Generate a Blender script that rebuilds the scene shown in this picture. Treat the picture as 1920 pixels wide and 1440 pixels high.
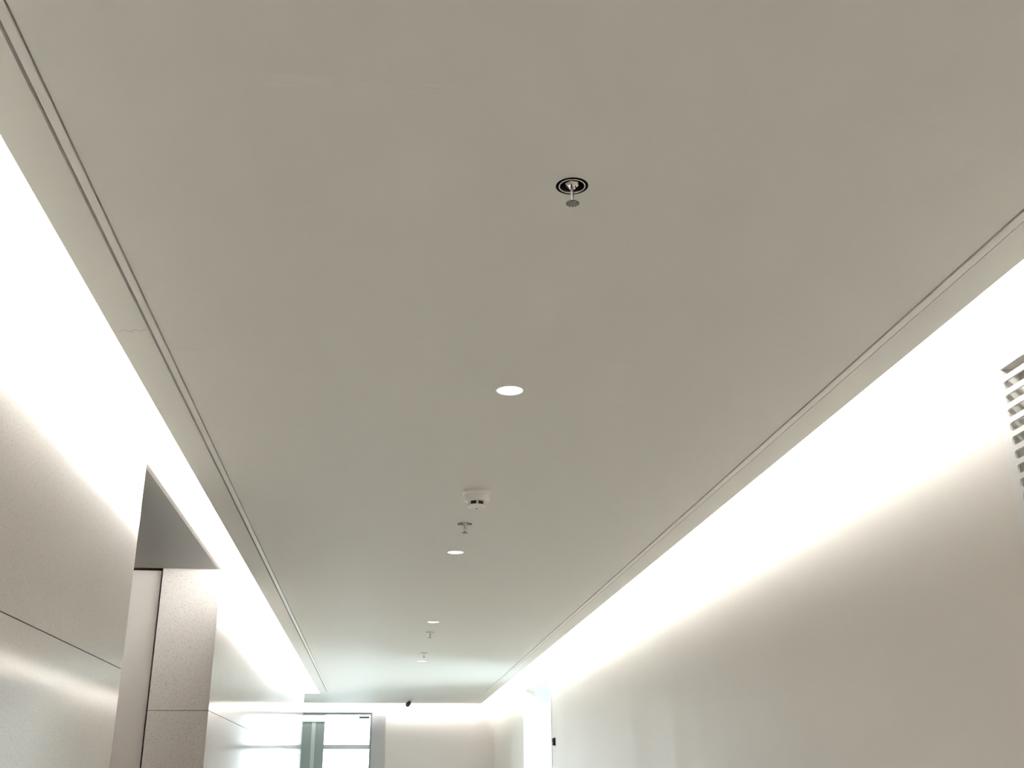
import bpy, bmesh, math, random
from mathutils import Matrix, Vector

# ------------------------------------------------------------------ clear
for o in list(bpy.data.objects):
    bpy.data.objects.remove(o, do_unlink=True)
scn = bpy.context.scene
C = scn.collection
random.seed(4)

# ------------------------------------------------------------------ camera
# corridor frame: X right, Y along the corridor, Z up; eye height 1.5 m
cam_d = bpy.data.cameras.new('camera')
cam_d.sensor_width = 36.0
cam_d.lens = 1992.476 / 1920 * 36.0
cam_d.clip_start = 0.02
cam = bpy.data.objects.new('camera', cam_d)
C.objects.link(cam)
Rm = Matrix(((0.99286154, -0.03751032, -0.11322079),
             (-0.11915176, -0.35466268, -0.92737115),
             (-0.0053692, 0.9342416, -0.35660035)))
cam.matrix_world = Matrix.Translation((0, 0, 1.5)) @ Rm.to_4x4()
scn.camera = cam

# ------------------------------------------------------------------ world, exposure
W = bpy.data.worlds.new('overcast_sky')
scn.world = W
W.use_nodes = True
bg = W.node_tree.nodes['Background']
bg.inputs[0].default_value = (0.84, 0.925, 1.0, 1)
bg.inputs[1].default_value = 8.6
vs = scn.view_settings
vs.view_transform = 'Standard'
vs.look = 'None'
vs.gamma = 1.0
vs.exposure = 0.20
vs.use_curve_mapping = False
LED = 38.0            # cove light strips
SPOT = 20.5           # beam of each downlight, W
LEDC = (1.0, 0.985, 0.96)

def portal(name, loc, rot, sx, sy):
    d = bpy.data.lights.new(name, 'AREA')
    d.shape = 'RECTANGLE'; d.size = sx; d.size_y = sy
    d.cycles.is_portal = True
    o = bpy.data.objects.new(name, d); C.objects.link(o)
    o.location = loc; o.rotation_euler = rot
portal('daylight_portal', (-1.05, 18.32, 1.36), (math.radians(-90), 0, 0), 2.3, 2.7)
portal('daylight_portal', (3.52, 13.1, 1.45), (0, math.radians(90), 0), 2.4, 2.1)

# ------------------------------------------------------------------ materials
def mat(name, col, rough=0.5, metal=0.0, spec=0.5, emit=None, estr=0.0):
    m = bpy.data.materials.new(name); m.use_nodes = True
    b = m.node_tree.nodes['Principled BSDF']
    b.inputs['Base Color'].default_value = (*col, 1)
    b.inputs['Roughness'].default_value = rough
    b.inputs['Metallic'].default_value = metal
    b.inputs['Specular IOR Level'].default_value = spec
    if emit:
        b.inputs['Emission Color'].default_value = (*emit, 1)
        b.inputs['Emission Strength'].default_value = estr
    return m

def nd(m, t, **kw):
    n = m.node_tree.nodes.new(t)
    for k, v in kw.items():
        setattr(n, k, v)
    return n

def ln(m, a, b):
    m.node_tree.links.new(a, b)

def ramp(m, fac, stops):
    r = nd(m, 'ShaderNodeValToRGB')
    e = r.color_ramp.elements
    while len(e) < len(stops):
        e.new(0.5)
    for i, (p, c) in enumerate(stops):
        e[i].position = p; e[i].color = (*c, 1)
    ln(m, fac, r.inputs[0])
    return r.outputs[0]

def noise(m, scale, detail=2.0, rough=0.5, vec_scale=None):
    g = nd(m, 'ShaderNodeNewGeometry')
    src = g.outputs['Position']
    if vec_scale:
        mp = nd(m, 'ShaderNodeMapping')
        mp.inputs['Scale'].default_value = vec_scale
        ln(m, src, mp.inputs[0]); src = mp.outputs[0]
    n = nd(m, 'ShaderNodeTexNoise')
    n.inputs['Scale'].default_value = scale
    n.inputs['Detail'].default_value = detail
    n.inputs['Roughness'].default_value = rough
    ln(m, src, n.inputs['Vector'])
    return n.outputs['Fac']

def bump(m, h, strength, dist):
    b = nd(m, 'ShaderNodeBump')
    b.inputs['Strength'].default_value = strength
    b.inputs['Distance'].default_value = dist
    ln(m, h, b.inputs['Height'])
    ln(m, b.outputs[0], m.node_tree.nodes['Principled BSDF'].inputs['Normal'])

def stone(name, base, dark, light, rough, grain=190, amt=1.0):
    m = mat(name, base, rough)
    b = m.node_tree.nodes['Principled BSDF']
    f = noise(m, grain, 3.0, 0.62)
    c1 = ramp(m, f, [(0.30, dark), (0.46, base), (0.60, base), (0.72, light)])
    big = noise(m, 1.4, 3.0, 0.5)
    c2 = ramp(m, big, [(0.3, (0.95, 0.95, 0.95)), (0.7, (1.0, 1.0, 1.0))])
    mx = nd(m, 'ShaderNodeMix', data_type='RGBA', blend_type='MULTIPLY')
    mx.inputs['Factor'].default_value = 1.0
    ln(m, c1, mx.inputs['A']); ln(m, c2, mx.inputs['B'])
    ln(m, mx.outputs['Result'], b.inputs['Base Color'])
    return m

M = {}
M['ceiling'] = mat('ceiling_paint', (0.88, 0.885, 0.83), 0.58, spec=0.14)
m = M['ceiling']
# board joints under the paint: faint wavy ridges running across the corridor
g = nd(m, 'ShaderNodeNewGeometry'); sp = nd(m, 'ShaderNodeSeparateXYZ'); ln(m, g.outputs['Position'], sp.inputs[0])
wob = noise(m, 3.0, 3.0, 0.6)
def math_n(op, a, b=None, v=None):
    n = nd(m, 'ShaderNodeMath', operation=op)
    for i, s in enumerate((a, b)):
        if s is None: continue
        if isinstance(s, (int, float)): n.inputs[i].default_value = s
        else: ln(m, s, n.inputs[i])
    return n.outputs[0]
yw = math_n('ADD', sp.outputs['Y'], math_n('MULTIPLY', wob, 0.03))
ridge = None
for y0 in (1.775, 1.80, 3.19):
    d = math_n('ABSOLUTE', math_n('SUBTRACT', yw, y0))
    r_ = math_n('MAXIMUM', math_n('SUBTRACT', 1.0, math_n('DIVIDE', d, 0.006)), 0.0)
    ridge = r_ if ridge is None else math_n('ADD', ridge, r_)
patch = ramp(m, noise(m, 2.2, 1.0, 0.5), [(0.45, (0, 0, 0)), (0.6, (1, 1, 1))])
hh = math_n('ADD', math_n('MULTIPLY', math_n('MULTIPLY', ridge, patch), 0.6), math_n('MULTIPLY', noise(m, 90, 2.0), 0.012))
bump(m, hh, 0.8, 0.002)

M['trim'] = mat('ceiling_trim_paint', (0.93, 0.91, 0.87), 0.4)
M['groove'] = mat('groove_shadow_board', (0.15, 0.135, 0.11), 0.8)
M['wall_r'] = mat('satin_wall_paint', (0.86, 0.825, 0.77), 0.45)
m = M['wall_r']
st = noise(m, 1.0, 3.0, 0.6, (0.6, 2.6, 0.12))
rr = ramp(m, st, [(0.40, (0.50,) * 3), (0.62, (0.44,) * 3)])
ln(m, rr, m.node_tree.nodes['Principled BSDF'].inputs['Roughness'])
bump(m, noise(m, 60, 2.0), 0.05, 0.001)
M['wall_f'] = mat('far_wall_paint', (0.84, 0.795, 0.765), 0.45)
M['white'] = mat('white_paint', (0.92, 0.93, 0.92), 0.4)
M['stone'] = stone('polished_speckled_stone', (0.76, 0.72, 0.685), (0.60, 0.565, 0.535), (0.84, 0.805, 0.775), 0.10, 130)
M['stone_jamb'] = stone('honed_speckled_stone', (0.76, 0.715, 0.68), (0.48, 0.44, 0.415), (0.88, 0.84, 0.805), 0.38, 130)
M['joint'] = mat('joint_backing', (0.20, 0.17, 0.15), 0.9)
M['door'] = mat('door_laminate', (0.72, 0.675, 0.635), 0.45)
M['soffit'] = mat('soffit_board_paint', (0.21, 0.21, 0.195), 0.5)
M['floor'] = mat('floor_stone', (0.50, 0.47, 0.42), 0.3)
m = M['floor']
ln(m, ramp(m, noise(m, 6, 4.0), [(0.3, (0.70, 0.675, 0.64)), (0.7, (0.80, 0.78, 0.75))]), m.node_tree.nodes['Principled BSDF'].inputs['Base Color'])
M['slab'] = mat('plain_plaster', (0.75, 0.73, 0.70), 0.8)
M['paving'] = mat('pale_concrete', (0.55, 0.56, 0.56), 0.9)
M['led'] = mat('led_strip_glow', (0.9, 0.9, 0.9), 0.5, emit=LEDC, estr=LED)
M['lamp'] = mat('downlight_glow', (0.9, 0.9, 0.9), 0.4, emit=(0.97, 0.98, 1.0), estr=2.2)
M['chrome'] = mat('chrome', (0.72, 0.70, 0.70), 0.22, 1.0)
M['chrome_dull'] = mat('dull_nickel', (0.17, 0.16, 0.155), 0.3, 1.0)
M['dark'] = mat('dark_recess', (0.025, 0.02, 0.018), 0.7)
M['black'] = mat('black_plastic', (0.012, 0.012, 0.012), 0.35)
M['plastic'] = mat('warm_white_plastic', (0.92, 0.90, 0.84), 0.3)
M['vent'] = mat('white_powder_coat', (0.86, 0.85, 0.83), 0.4)
M['duct'] = mat('galvanised_duct', (0.50, 0.485, 0.45), 0.6)
M['alu'] = mat('grey_green_aluminium', (0.30, 0.36, 0.35), 0.4, 0.3)
M['alu_pale'] = mat('pale_aluminium', (0.66, 0.72, 0.71), 0.4, 0.2)
M['frame'] = mat('grey_satin_frame', (0.50, 0.50, 0.51), 0.35, 0.2)
M['bulb'] = mat('red_glass_bulb', (0.30, 0.20, 0.18), 0.1)
M['crack'] = mat('crack_line', (0.38, 0.33, 0.30), 0.9)
# window glass: thin pane, mostly clear, mirror-like at a slant
m = bpy.data.materials.new('window_glass'); m.use_nodes = True
nt = m.node_tree; nt.nodes.clear()
out = nt.nodes.new('ShaderNodeOutputMaterial'); mix = nt.nodes.new('ShaderNodeMixShader')
tr = nt.nodes.new('ShaderNodeBsdfTransparent'); gl = nt.nodes.new('ShaderNodeBsdfGlossy'); fr = nt.nodes.new('ShaderNodeFresnel')
tr.inputs[0].default_value = (0.93, 0.97, 0.96, 1); gl.inputs['Roughness'].default_value = 0.02; fr.inputs[0].default_value = 1.45
nt.links.new(fr.outputs[0], mix.inputs[0]); nt.links.new(tr.outputs[0], mix.inputs[1]); nt.links.new(gl.outputs[0], mix.inputs[2])
nt.links.new(mix.outputs[0], out.inputs[0])
M['glass'] = m

# ------------------------------------------------------------------ mesh helpers
def add_box(bm, x0, x1, y0, y1, z0, z1):
    v = [bm.verts.new(p) for p in ((x0, y0, z0), (x1, y0, z0), (x1, y1, z0), (x0, y1, z0),
                                   (x0, y0, z1), (x1, y0, z1), (x1, y1, z1), (x0, y1, z1))]
    for f in ((0, 3, 2, 1), (4, 5, 6, 7), (0, 1, 5, 4), (1, 2, 6, 5), (2, 3, 7, 6), (3, 0, 4, 7)):
        bm.faces.new([v[i] for i in f])

def add_lathe(bm, prof, n=32, cx=0, cy=0):
    """prof: list of (r, z), revolved about z; r == 0 closes on the axis."""
    rings = []
    for r, z in prof:
        if r < 1e-6:
            rings.append([bm.verts.new((cx, cy, z))])
        else:
            rings.append([bm.verts.new((cx + r * math.cos(2 * math.pi * i / n), cy + r * math.sin(2 * math.pi * i / n), z)) for i in range(n)])
    for a, b in zip(rings, rings[1:]):
        for i in range(n):
            j = (i + 1) % n
            if len(a) == 1 and len(b) == 1: continue
            if len(a) == 1: bm.faces.new((a[0], b[j], b[i]))
            elif len(b) == 1: bm.faces.new((a[i], a[j], b[0]))
            else: bm.faces.new((a[i], a[j], b[j], b[i]))

def add_tube(bm, pts, r, n=10):
    rings = []
    pts = [Vector(p) for p in pts]
    for k, p in enumerate(pts):
        t = (pts[min(k + 1, len(pts) - 1)] - pts[max(k - 1, 0)]).normalized()
        a = t.orthogonal().normalized(); b = t.cross(a)
        rings.append([bm.verts.new(p + a * r * math.cos(2 * math.pi * i / n) + b * r * math.sin(2 * math.pi * i / n)) for i in range(n)])
    for q, s in zip(rings, rings[1:]):
        for i in range(n):
            j = (i + 1) % n
            bm.faces.new((q[i], q[j], s[j], s[i]))
    bm.faces.new(rings[0]); bm.faces.new(rings[-1])

def obj(name, bm, material, parent=None, smooth=False, bevel=0.0):
    if bevel:
        bmesh.ops.bevel(bm, geom=bm.edges[:], offset=bevel, segments=2, profile=0.5, affect='EDGES')
    bmesh.ops.recalc_face_normals(bm, faces=bm.faces[:])
    me = bpy.data.meshes.new(name)
    bm.to_mesh(me); bm.free()
    if smooth:
        for p in me.polygons: p.use_smooth = True
        try: me.set_sharp_from_angle(angle=math.radians(40))
        except Exception: pass
    me.materials.append(M[material] if isinstance(material, str) else material)
    o = bpy.data.objects.new(name, me); C.objects.link(o)
    if parent: o.parent = parent
    return o

def box(name, b, material, parent=None, bevel=0.0):
    bm = bmesh.new(); add_box(bm, *b)
    return obj(name, bm, material, parent, bevel=bevel)

def boxes(name, bl, material, parent=None):
    bm = bmesh.new()
    for b in bl: add_box(bm, *b)
    return obj(name, bm, material, parent)

def struct(o, label=None, cat=None):
    o['kind'] = 'structure'
    if label: o['label'] = label
    if cat: o['category'] = cat
    return o

def thing(name, label, cat, loc=(0, 0, 0), group=None):
    o = bpy.data.objects.new(name, None); C.objects.link(o)
    o.empty_display_size = 0.05
    o.location = loc; o['label'] = label; o['category'] = cat
    if group: o['group'] = group
    return o

def tag(o, label, cat, group=None):
    o['label'] = label; o['category'] = cat
    if group: o['group'] = group
    return o

def copy_tree(o, parent=None):
    c = o.copy(); C.objects.link(c); c.parent = parent
    for ch in list(o.children): copy_tree(ch, c)
    return c

# ------------------------------------------------------------------ layout numbers
XL, XR = -1.06, 1.87          # wall faces
CL, CR = -0.84, 1.645         # edges of the floating ceiling
YB, YF = -3.5, 18.0           # back wall, far wall
YE = 16.05                    # end of the left wall (side passage beyond)
CZ, TOP = 2.80, 3.20          # ceiling underside, slab underside
CFY = 17.80                   # far edge of the floating ceiling
XP = -4.0                     # end of the side passage
JZ = 1.974                    # horizontal stone joint
RY0, RY1, RZ = 4.68, 7.14, 2.862   # recess in the left wall
AY0, AY1, AZ = 11.95, 14.25, 2.70  # bright opening in the right wall

# ------------------------------------------------------------------ floor, slab, outer shell
struct(box('floor', (XP, 3.6, YB, YF + 0.3, -0.1, 0.0), 'floor'), 'pale polished stone corridor floor', 'floor')
struct(box('ceiling_slab', (XP - 0.2, 3.6, YB - 0.2, YF + 0.3, TOP, TOP + 0.15), 'slab'), 'plaster slab above the light coves', 'ceiling')
struct(box('wall_back', (-1.7, 2.1, YB - 0.2, YB, 0, TOP), 'wall_r'), 'plain painted wall closing the corridor behind', 'wall')
struct(box('pavement', (-14, 16, YF + 0.3, 40, -0.25, -0.15), 'paving'), 'pale paving outside the far window', 'pavement')

# left wall: backing with a recess, faced with big stone panels
TH = 0.02
WL = boxes('wall_left', [(XL - 0.6, XL - TH, YB, RY0 - TH, 0, TOP),
                         (XL - 0.37, XL - TH, RY1 + TH, YE - TH, 0, TOP), (XL - 0.6, XL - 0.37, RY1 + 0.1, YE - TH, 0, TOP),
                         (XL - 1.5, XL - TH, RY0 - TH, RY1 + 0.1, RZ + 0.03, TOP),
                         (XL - 1.5, XL - 1.4, RY0 - TH, RY1 + 0.1, 0, RZ + 0.03), (XL - 1.5, XL - 0.6, RY0 - 0.12, RY0 - TH, 0, TOP),
                         (XL - 1.5, XL - 0.6, RY1 + 0.1, RY1 + 0.2, 0, TOP), (XL - 0.6, XL - 0.37, RY1 + 0.085, RY1 + 0.1, 0, RZ + 0.03),
                         (XP, XL - 0.6, YE - 0.2, YE - TH, 0, TOP)], 'joint')
struct(WL, 'left corridor wall of large polished speckled stone panels', 'wall')
gp = 0.0035
# upper and lower course, before and after the recess, header above it
box('stone_panel', (XL - TH, XL, YB, RY0, JZ + gp / 2, TOP), 'stone', WL)
box('stone_panel', (XL - TH, XL, YB, RY0, 0, JZ - gp / 2), 'stone', WL)
box('stone_panel', (XL - TH, XL, RY1, YE, JZ + gp / 2, TOP), 'stone', WL)
box('stone_panel', (XL - TH, XL, RY1, YE, 0, JZ - gp / 2), 'stone', WL)
box('stone_panel', (XL - TH, XL, RY0, RY1, RZ, TOP), 'stone', WL)
# recess cheeks
box('jamb_panel', (XL - 0.37, XL - TH, RY1, RY1 + TH, JZ + gp / 2, RZ + 0.03), 'stone_jamb', WL)
box('jamb_panel', (XL - 0.37, XL - TH, RY1, RY1 + TH, 0, JZ - gp / 2), 'stone_jamb', WL)
box('jamb_panel', (XL - 0.37, XL - TH, RY0 - TH, RY0, JZ + gp / 2, RZ + 0.03), 'stone_jamb', WL)
box('jamb_panel', (XL - 0.37, XL - TH, RY0 - TH, RY0, 0, JZ - gp / 2), 'stone_jamb', WL)
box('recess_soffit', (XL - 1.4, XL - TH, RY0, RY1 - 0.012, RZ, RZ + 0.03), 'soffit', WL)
box('recess_end', (XL - 1.4, XL - 1.38, RY0, RY1 + 0.04, 0, RZ), 'stone_jamb', WL)
box('end_panel', (XL - 0.6, XL, YE - TH, YE, 0, TOP), 'stone', WL)
# flush door in the recess
D1 = box('door_1', (XL - 1.37, XL - 0.386, RY1 + 0.035, RY1 + 0.08, 0.005, RZ - 0.008), 'door')
struct(D1, 'smooth beige flush door set back beside the stone jamb', 'door')

# right wall with its opening
WR = boxes('wall_right', [(XR, XR + 0.14, YB, 2.50, 0, TOP),
                          (XR, XR + 0.14, 2.50, 2.86, 0, 2.12), (XR, XR + 0.14, 2.50, 2.86, 2.71, TOP),
                          (XR, XR + 0.14, 2.86, AY0, 0, TOP),
                          (XR, XR + 0.14, AY0, AY1, AZ, TOP),
                          (XR, XR + 0.14, AY1, YF, 0, TOP)], 'wall_r')
struct(WR, 'smooth pale satin painted wall along the right side', 'wall')
# side bay behind the opening
AX = 3.4
BAY = boxes('wall_bay', [(XR + 0.14, AX + 0.1, AY1, AY1 + 0.12, 0, TOP),
                         (XR + 0.14, AX + 0.1, AY0 - 0.12, AY0, 0, TOP),
                         (AX, AX + 0.1, AY0, 12.05, 0, TOP), (AX, AX + 0.1, 14.15, AY1, 0, TOP),
                         (AX, AX + 0.1, 12.05, 14.15, 0, 0.25), (AX, AX + 0.1, 12.05, 14.15, 2.65, TOP),
                         (XR + 0.14, AX, AY0, AY1, 2.75, 2.80)], 'white')
struct(BAY, 'white side bay full of daylight behind the right wall', 'wall')
CAS = boxes('trim_1', [(XR - 0.006, XR, AY0 - 0.03, AY0, 0, AZ), (XR - 0.006, XR, AY1, AY1 + 0.03, 0, AZ)], 'white')
struct(CAS, 'thin white edge trim around the bright side opening', 'trim')
W2 = boxes('window_2', [(AX + 0.02, AX + 0.07, 12.05, 12.11, 0.25, 2.65), (AX + 0.02, AX + 0.07, 14.09, 14.15, 0.25, 2.65),
                        (AX + 0.02, AX + 0.07, 12.11, 14.09, 0.25, 0.31), (AX + 0.02, AX + 0.07, 12.11, 14.09, 2.59, 2.65),
                        (AX + 0.02, AX + 0.07, 13.07, 13.13, 0.31, 2.59)], 'white')
struct(W2, 'white framed window lighting the side bay', 'window')
for a, b in ((12.11, 13.07), (13.13, 14.09)):
    box('pane', (AX + 0.04, AX + 0.046, a, b, 0.31, 2.59), 'glass', W2)

# far wall with its glazed opening, side passage
WX0, WX1, WZ = -2.2, 0.06, 2.70
WF = boxes('wall_far', [(WX1, XR + 0.14, YF, YF + 0.2, 0, TOP), (XP, WX0, YF, YF + 0.2, 0, TOP), (WX0, WX1, YF, YF + 0.2, WZ, TOP)], 'wall_f')
struct(WF, 'warm beige painted wall at the end of the corridor', 'wall')
struct(box('wall_passage', (XP - 0.2, XP, YE - 0.2, YF + 0.2, 0, TOP), 'wall_f'), 'wall closing the side passage on the left', 'wall')
# glazing
WIN = thing('window_1', 'tall glazed window with grey frame at the corridor end', 'window', (0, 0, 0))
WIN['kind'] = 'structure'
box('architrave', (-0.098, 0.122, YF - 0.03, YF + 0.02, 0, 2.72), 'frame', WIN, 0.004)
box('head_frame', (WX0, -0.098, YF - 0.03, YF + 0.02, 2.665, 2.72), 'frame', WIN, 0.004)
box('head_gasket', (WX0, -0.098, YF + 0.0, YF + 0.12, 2.64, 2.665), 'alu', WIN)
box('jamb', (-0.125, -0.098, YF + 0.0, YF + 0.12, 0, 2.64), 'alu', WIN)
box('jamb', (WX0, WX0 + 0.06, YF + 0.02, YF + 0.12, 0, 2.64), 'alu', WIN)
box('blind_box', (WX0 + 0.06, -0.84, YF + 0.01, YF + 0.12, 2.525, 2.64), 'alu_pale', WIN, 0.004)
box('mullion', (-1.26, -1.045, YF + 0.03, YF + 0.12, 0, 2.525), 'alu', WIN)
box('mullion_bead', (-1.045, -0.985, YF + 0.02, YF + 0.11, 0, 2.525), 'alu_pale', WIN)
box('mullion', (-0.985, -0.845, YF + 0.03, YF + 0.12, 0, 2.525), 'alu', WIN)
box('transom', (-0.845, -0.125, YF + 0.04, YF + 0.11, 2.115, 2.185), 'alu_pale', WIN, 0.004)
box('transom', (WX0 + 0.06, -1.26, YF + 0.04, YF + 0.11, 2.115, 2.185), 'alu_pale', WIN, 0.004)
for x0, x1, z0, z1 in ((-0.84, -0.125, 2.185, 2.64), (-0.845, -0.125, 0.02, 2.115), (WX0 + 0.06, -1.26, 2.185, 2.525), (WX0 + 0.06, -1.26, 0.02, 2.115)):
    box('pane', (x0, x1, YF + 0.07, YF + 0.078, z0, z1), 'glass', WIN)
lt = box('latch', (-0.305, -0.14, YF + 0.03, YF + 0.069, 2.582, 2.614), 'black', WIN, 0.003)
lt['label'] = 'small dark window latch bar'

# ------------------------------------------------------------------ floating ceiling
dev = []   # (x, y, radius) of round holes
DL = [(0.412, 3.438), (0.412, 6.15), (0.423, 8.93), (0.44, 11.80), (0.41, 0.72), (0.41, -2.0)]  # last two are out of view, added to light the near end
SPK = [(0.398, 2.095), (0.412, 5.45), (0.425, 9.55), (0.435, 11.05)]
for x, y in DL: dev.append((x, y, 0.0475))
for x, y in SPK: dev.append((x, y, 0.0375))
dev.sort(key=lambda d: d[1])
bm = bmesh.new()
GLo, GLi = -0.731, -0.6965      # left groove: outer and inner limits
GRi, GRo = 1.4965, 1.5335       # right groove
GE = 15.7                       # grooves stop here

def rect(x0, x1, y0, y1, z=CZ):
    bm.faces.new([bm.verts.new(p) for p in ((x0, y0, z), (x0, y1, z), (x1, y1, z), (x1, y0, z))])
S = 0.09
y = YB + 0.02
N = 48
for (dx, dy, dr) in dev:
    rect(GLi, GRi, y, dy - S)
    rect(GLi, dx - S, dy - S, dy + S); rect(dx + S, GRi, dy - S, dy + S)
    inner, outer = [], []
    for i in range(N):
        a = 2 * math.pi * i / N
        c, s = math.cos(a), math.sin(a)
        k = S / max(abs(c), abs(s))
        inner.append(bm.verts.new((dx + dr * c, dy + dr * s, CZ)))
        outer.append(bm.verts.new((dx + k * c, dy + k * s, CZ)))
    for i in range(N):
        j = (i + 1) % N
        bm.faces.new((inner[i], inner[j], outer[j], outer[i]))
    y = dy + S
rect(GLi, GRi, y, GE)
# the end field, wider, running into the side passage
rect(CL, CR, GE, YE - 0.02)
rect(XP, CR, YE - 0.02, CFY)
# upper skin and edges: a thin lip, then an upstand set back from it that carries the light strip
SB = 0.038
lp, e = CZ + 0.004, CZ + 0.10
def quad(*p): bm.faces.new([bm.verts.new(q) for q in p])
rect(CL + SB, CR - SB, YB + 0.02, YE - 0.02, e); rect(XP, CR - SB, YE - 0.02, CFY - SB, e)
y0_, y1_, yp = YB + .02, CFY, YE - .02
rect(CL, CL + SB, y0_, yp, lp); rect(CR - SB, CR, y0_, CFY, lp); rect(XP, CR - SB, CFY - SB, CFY, lp)
quad((CR, y0_, CZ), (CR, CFY, CZ), (CR, CFY, lp), (CR, y0_, lp))
quad((CR - SB, y0_, lp), (CR - SB, CFY - SB, lp), (CR - SB, CFY - SB, e), (CR - SB, y0_, e))
quad((CL, y0_, CZ), (CL, yp, CZ), (CL, yp, lp), (CL, y0_, lp))
quad((CL + SB, y0_, lp), (CL + SB, yp, lp), (CL + SB, yp, e), (CL + SB, y0_, e))
quad((XP, yp, CZ), (CL, yp, CZ), (CL, yp, e), (XP, yp, e))
quad((XP, CFY, CZ), (CR, CFY, CZ), (CR, CFY, lp), (XP, CFY, lp))
quad((XP, CFY - SB, lp), (CR - SB, CFY - SB, lp), (CR - SB, CFY - SB, e), (XP, CFY - SB, e))
quad((CL, y0_, CZ), (CR, y0_, CZ), (CR, y0_, e), (CL, y0_, e))
# groove cheeks
for gx in (GLi, GRi, GLo, GRo):
    quad((gx, YB + .02, CZ), (gx, GE, CZ), (gx, GE, CZ + .02), (gx, YB + .02, CZ + .02))
for a, b in ((GLo, GLi), (GRi, GRo)):
    quad((a, GE, CZ), (b, GE, CZ), (b, GE, CZ + .02), (a, GE, CZ + .02))
me = bpy.data.meshes.new('ceiling'); bm.to_mesh(me); bm.free()
me.materials.append(M['ceiling'])
CEI = bpy.data.objects.new('ceiling', me); C.objects.link(CEI)
struct(CEI, 'smooth greyish white floating ceiling with light coves along both walls', 'ceiling')
# borders outside the grooves, groove floors, strips in the grooves
def plate(name, x0, x1, z, material):
    b_ = bmesh.new()
    b_.faces.new([b_.verts.new(p) for p in ((x0, YB + .02, z), (x0, GE, z), (x1, GE, z), (x1, YB + .02, z))])
    me_ = bpy.data.meshes.new(name); b_.to_mesh(me_); b_.free(); me_.materials.append(M[material])
    o = bpy.data.objects.new(name, me_); C.objects.link(o); o.parent = CEI
    return o
plate('border_panel', CL, GLo, CZ, 'ceiling')
plate('border_panel', GRo, CR, CZ, 'ceiling')
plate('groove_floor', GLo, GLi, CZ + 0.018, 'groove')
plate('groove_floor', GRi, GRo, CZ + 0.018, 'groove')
box('groove_strip', (-0.7215, -0.7005, YB + .02, GE - 0.006, CZ - 0.003, CZ + 0.016), 'trim', CEI, 0.0015)
box('groove_strip', (1.5015, 1.5275, YB + .02, GE - 0.006, CZ - 0.003, CZ + 0.016), 'trim', CEI, 0.0015)
box('cove_end', (XL, CL, YE - 0.04, YE - 0.0205, CZ, TOP), 'slab', CEI)
# hairline crack across the left border
bm = bmesh.new()
pts = []
for i in range(15):
    t = i / 14
    pts.append((-0.83 + 0.097 * t, 3.062 - 0.02 * t + 0.006 * math.sin(i * 1.3) + random.uniform(-.002, .002)))
prev = None
for i, (px, py) in enumerate(pts):
    w_ = 0.0011 * (0.5 + 0.5 * math.sin(math.pi * i / 14))
    cur = (bm.verts.new((px, py - w_, CZ - 0.0004)), bm.verts.new((px, py + w_, CZ - 0.0004)))
    if prev: bm.faces.new((prev[0], cur[0], cur[1], prev[1]))
    prev = cur
ck = obj('hairline_crack', bm, 'crack', CEI); ck['label'] = 'fine hairline crack in the paint'

# ------------------------------------------------------------------ LED strips in the coves
def led(name, segs, label):
    bm = bmesh.new()
    for s in segs: add_box(bm, *s)
    o = obj(name, bm, 'led')
    return tag(o, label, 'light strip', 'cove light strips')
def run(a, b, n): return [(a + (b - a) * i / n, a + (b - a) * (i + 1) / n) for i in range(n)]
led('led_strip', [(CL + SB - 0.012, CL + SB - 0.0005, a, b, CZ + 0.015, CZ + 0.085) for a, b in run(YB + .1, YE - .06, 30)],
    'white light strip hidden in the cove along the left stone wall')
led('led_strip', [(CR - SB + 0.0005, CR - SB + 0.012, a, b, CZ + 0.015, CZ + 0.085) for a, b in run(YB + .1, CFY - SB - .02, 32)],
    'white light strip hidden in the cove along the right painted wall')
led('led_strip', [(a, b, CFY - SB + 0.0005, CFY - SB + 0.012, CZ + 0.015, CZ + 0.085) for a, b in run(XP + .1, CR - SB - .02, 12)],
    'white light strip hidden in the cove of the far end wall')

# ------------------------------------------------------------------ downlights
def make_downlight():
    r = thing('downlight', '', 'downlight')
    b = bmesh.new()
    add_lathe(b, [(0.0475, 0.0), (0.0505, -0.0006), (0.0505, -0.003), (0.0455, -0.004), (0.0440, 0.0), (0.0425, 0.012), (0.0475, 0.012)], 48)
    obj('trim_ring', b, 'plastic', r, True)
    b = bmesh.new(); add_lathe(b, [(0.0, -0.0035), (0.030, -0.003), (0.0455, -0.0005), (0.0455, 0.004), (0.0, 0.004)], 48)
    obj('diffuser', b, 'lamp', r, True)
    b = bmesh.new(); add_lathe(b, [(0.0, 0.045), (0.040, 0.045), (0.0465, 0.012), (0.0, 0.012)], 32)
    obj('housing', b, 'chrome_dull', r, True)
    return r
dls = ['round white downlight in mid ceiling, nearest and largest of the row',
       'second nearest round white downlight, just beyond the smoke detector',
       'third downlight along the ceiling, small and bright',
       'farthest and faintest downlight, near the far end wall',
       'added unseen downlight overhead, on the near side of the large sprinkler',
       'added unseen downlight next to the back wall of the corridor']
dl0 = make_downlight()
for i, (x, y) in enumerate(DL):
    o = dl0 if i == 0 else copy_tree(dl0)
    o.location = (x, y, CZ); tag(o, dls[i], 'downlight', 'ceiling downlights')
    sd_ = bpy.data.lights.new('downlight_beam', 'SPOT')
    sd_.energy = SPOT; sd_.spot_size = math.radians(110); sd_.spot_blend = 0.6; sd_.shadow_soft_size = 0.04
    sd_.color = (1.0, 0.98, 0.95)
    so = bpy.data.objects.new('downlight_beam', sd_); C.objects.link(so); so.parent = o; so.location = (0, 0, -0.05)

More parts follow.
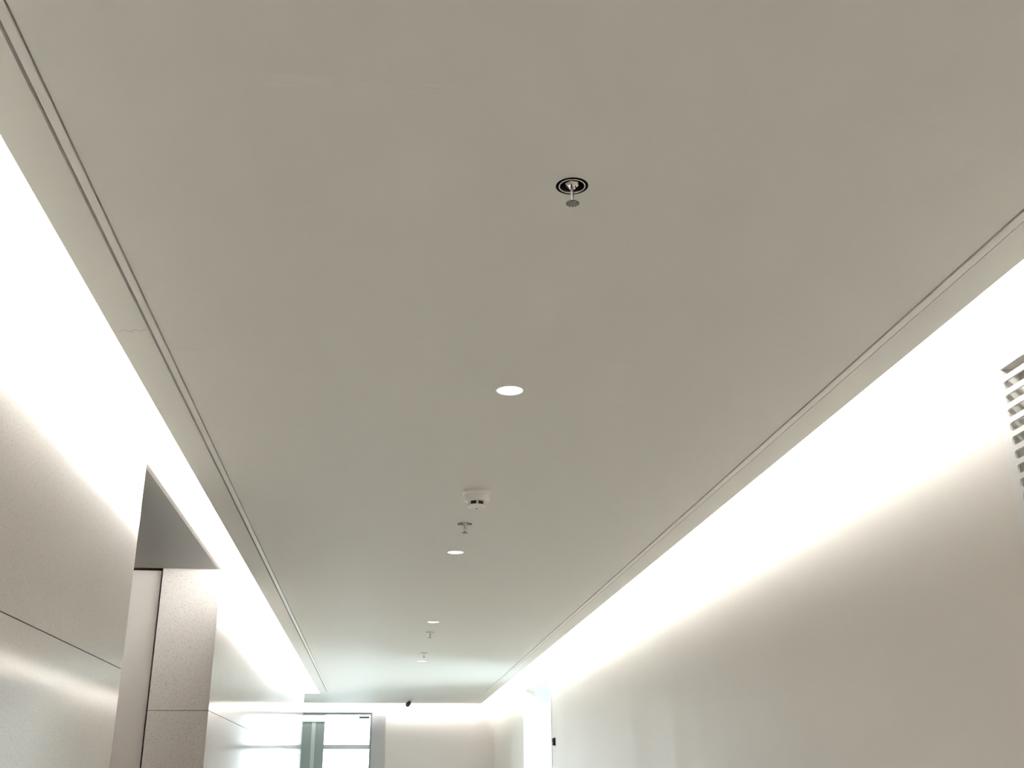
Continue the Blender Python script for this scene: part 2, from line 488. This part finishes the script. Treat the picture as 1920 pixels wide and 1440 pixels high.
# ------------------------------------------------------------------ sprinklers
def make_sprinkler(drop):
    r = thing('sprinkler', '', 'sprinkler')
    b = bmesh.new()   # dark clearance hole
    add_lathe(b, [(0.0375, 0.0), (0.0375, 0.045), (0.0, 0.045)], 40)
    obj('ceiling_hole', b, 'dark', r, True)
    b = bmesh.new()   # pale ring of the recessed cup
    add_lathe(b, [(0.0310, -0.001), (0.0285, -0.001), (0.0275, 0.004), (0.0265, 0.035), (0.0285, 0.035), (0.0310, 0.004), (0.0310, -0.001)], 40)
    obj('cup', b, 'chrome', r, True)
    b = bmesh.new()   # threaded body and hex boss
    add_lathe(b, [(0.0, 0.040), (0.013, 0.040), (0.013, 0.014), (0.017, 0.014), (0.017, 0.004), (0.0105, -0.001), (0.008, -0.006), (0.0, -0.006)], 6)
    obj('body', b, 'chrome', r)
    for s in (-1, 1):
        b = bmesh.new()
        add_tube(b, [(s * 0.009, 0, 0.0), (s * 0.0115, 0, -0.010), (s * 0.0105, 0, -0.020), (s * 0.006, 0, -0.030), (s * 0.002, 0, drop + 0.006)], 0.0022, 8)
        obj('frame_arm', b, 'chrome', r, True)
    b = bmesh.new(); add_lathe(b, [(0.0, -0.006), (0.0022, -0.008), (0.0028, -0.014), (0.0022, -0.024), (0.0, -0.027)], 12)
    obj('bulb', b, 'bulb', r, True)
    b = bmesh.new(); add_lathe(b, [(0.0, drop + 0.010), (0.0042, drop + 0.009), (0.0048, drop + 0.002), (0.0, drop + 0.002)], 16)
    obj('boss', b, 'chrome_dull', r, True)
    # toothed deflector plate
    b = bmesh.new(); n = 12; top = []; bot = []
    for i in range(n * 4):
        a = 2 * math.pi * i / (n * 4)
        rr_ = 0.0155 if (i % 4) < 3 else 0.0095
        top.append(b.verts.new((rr_ * math.cos(a), rr_ * math.sin(a), drop + 0.0015)))
        bot.append(b.verts.new((rr_ * math.cos(a), rr_ * math.sin(a), drop)))
    b.faces.new(top); b.faces.new(bot[::-1])
    for i in range(n * 4):
        j = (i + 1) % (n * 4); b.faces.new((top[i], bot[i], bot[j], top[j]))
    obj('deflector', b, 'chrome_dull', r)
    return r
spl = ['chrome fire sprinkler in a round dark recess, nearest and largest on the ceiling',
       'small sprinkler head between the smoke detector and a downlight',
       'tiny distant sprinkler head just past the third downlight',
       'tiny farthest sprinkler head just before the last downlight']
s0 = make_sprinkler(-0.047)
for i, (x, y) in enumerate(SPK):
    o = s0 if i == 0 else copy_tree(s0)
    o.location = (x, y, CZ); o.rotation_euler.z = (1.25, 0.4, 0.9, 0.2)[i]
    tag(o, spl[i], 'sprinkler', 'ceiling sprinklers')

# ------------------------------------------------------------------ smoke detector
sd = thing('smoke_detector', 'round off-white smoke detector with dark vents under the ceiling', 'smoke detector', (0.417, 4.80, CZ))
b = bmesh.new(); add_lathe(b, [(0.0, 0.0), (0.064, 0.0), (0.065, -0.004), (0.065, -0.016), (0.062, -0.020), (0.0, -0.020)], 48)
obj('base', b, 'plastic', sd, True)
b = bmesh.new(); add_lathe(b, [(0.0, -0.020), (0.060, -0.020), (0.0605, -0.036), (0.055, -0.046), (0.045, -0.050), (0.0, -0.050)], 48)
obj('body', b, 'plastic', sd, True)
b = bmesh.new(); add_lathe(b, [(0.0, -0.050), (0.036, -0.050), (0.036, -0.066), (0.0, -0.066)], 32)
obj('smoke_chamber', b, 'dark', sd, True)
for i in range(6):
    a = 2 * math.pi * (i + 0.5) / 6
    b = bmesh.new(); add_box(b, -0.0048, 0.0048, -0.004, 0.004, -0.067, -0.049)
    o = obj('vent_rib', b, 'plastic', sd); o.location = (0.0385 * math.cos(a), 0.0385 * math.sin(a), 0); o.rotation_euler.z = a + math.pi / 2
b = bmesh.new(); add_lathe(b, [(0.0, -0.066), (0.042, -0.066), (0.043, -0.070), (0.038, -0.076), (0.022, -0.079), (0.0, -0.080)], 40)
obj('cap', b, 'plastic', sd, True)
b = bmesh.new(); add_lathe(b, [(0.0, -0.079), (0.004, -0.0795), (0.003, -0.082), (0.0, -0.0825)], 12)
obj('indicator', b, 'dark', sd, True)

# ------------------------------------------------------------------ wall vent (slotted grille) on the right wall
PIT, SLH = 0.0437, 0.0272
NS = 12
vy1, vy0 = 2.848, 2.508          # slot ends
zt = 2.703                       # top of the first slot
v = thing('air_vent', 'white slotted air grille on the right wall at frame edge', 'air vent', (XR, (vy0 + vy1) / 2, zt))
cy = (vy0 + vy1) / 2
px0, px1 = -0.005, 0.0           # grille stands 5 mm proud of the wall
rad = 0.009
hl = (vy1 - vy0) / 2
def slat_mesh():
    """bar between two slots; its ends flare so that the slots get rounded corners"""
    b_ = bmesh.new(); hb = (PIT - SLH) / 2
    prof = []
    K = 6
    up = []
    for s in (-1, 1):
        arc = []
        for k in range(K + 1):
            a = (math.pi / 2) * k / K
            arc.append((s * (hl - rad + rad * math.sin(a)), hb + rad * (1 - math.cos(a))))
        up.append(arc)
    top = up[0][::-1] + up[1]              # from -hl to +hl along the upper edge
    bot = [(y_, -z_) for y_, z_ in top][::-1]
    loop = top + bot
    f_ = [b_.verts.new((px0, y_, z_)) for y_, z_ in loop]
    r_ = [b_.verts.new((px1 + 0.002, y_, z_)) for y_, z_ in loop]
    b_.faces.new(f_); b_.faces.new(r_[::-1])
    for i in range(len(loop)):
        j = (i + 1) % len(loop); b_.faces.new((f_[i], r_[i], r_[j], f_[j]))
    bmesh.ops.recalc_face_normals(b_, faces=b_.faces[:])
    me_ = bpy.data.meshes.new('slat'); b_.to_mesh(me_); b_.free(); me_.materials.append(M['vent'])
    return me_
sm = slat_mesh()
for i in range(NS - 1):
    o = bpy.data.objects.new('slat', sm); C.objects.link(o); o.parent = v
    o.location = (0, 0, -SLH - (PIT - SLH) / 2 - i * PIT)
zb = -(NS - 1) * PIT - SLH
bo = 0.042
boxes('frame', [(px0, px1 + .002, -hl - bo, -hl, zb - 0.03, 0.03), (px0, px1 + .002, hl, hl + bo, zb - 0.03, 0.03),
                (px0, px1 + .002, -hl, hl, 0.0, 0.03), (px0, px1 + .002, -hl, hl, zb - 0.03, zb)], 'vent', v)
boxes('duct', [(0.06, 0.065, -hl, hl, zb, 0.0), (0.003, 0.06, -hl - .002, -hl, zb, 0), (0.003, 0.06, hl, hl + .002, zb, 0),
               (0.003, 0.06, -hl, hl, 0, 0.002), (0.003, 0.06, -hl, hl, zb - .002, zb)], 'duct', v)

# ------------------------------------------------------------------ small black devices
wb = thing('wall_sensor', 'small black box on the right wall beside the bright opening', 'sensor', (XR, 11.74, 1.972))
box('back_plate', (-0.006, 0.0, -0.035, 0.035, -0.042, 0.042), 'black', wb, 0.002)
box('housing', (-0.028, -0.006, -0.030, 0.030, -0.037, 0.037), 'black', wb, 0.005)
b = bmesh.new(); add_lathe(b, [(0.0, 0.0), (0.012, 0.0), (0.010, 0.004), (0.0, 0.005)], 20)
o = obj('lens', b, 'dark', wb, True); o.location = (-0.028, 0, 0.01); o.rotation_euler.y = -math.pi / 2

sc_ = thing('security_camera', 'tiny black security camera hanging at the far end of the ceiling', 'camera', (0.455, 17.1, CZ))
b = bmesh.new(); add_lathe(b, [(0.0, 0.0), (0.040, 0.0), (0.040, -0.010), (0.030, -0.016), (0.0, -0.016)], 28)
obj('mount', b, 'plastic', sc_, True).location = (0.05, 0, 0)
b = bmesh.new(); add_tube(b, [(0.05, 0, -0.014), (0.045, -0.005, -0.03), (0.02, -0.01, -0.045)], 0.011, 10)
obj('arm', b, 'plastic', sc_, True)
b = bmesh.new(); add_lathe(b, [(0.0, 0.05), (0.026, 0.048), (0.034, 0.02), (0.036, -0.035), (0.033, -0.048), (0.0, -0.048)], 28)
hd = obj('head', b, 'black', sc_, True); hd.location = (0.0, -0.02, -0.058); hd.rotation_euler = (math.radians(-62), 0, math.radians(-28))
b = bmesh.new(); add_lathe(b, [(0.0, -0.046), (0.020, -0.046), (0.018, -0.052), (0.0, -0.055)], 20)
obj('lens', b, 'dark', hd, True)
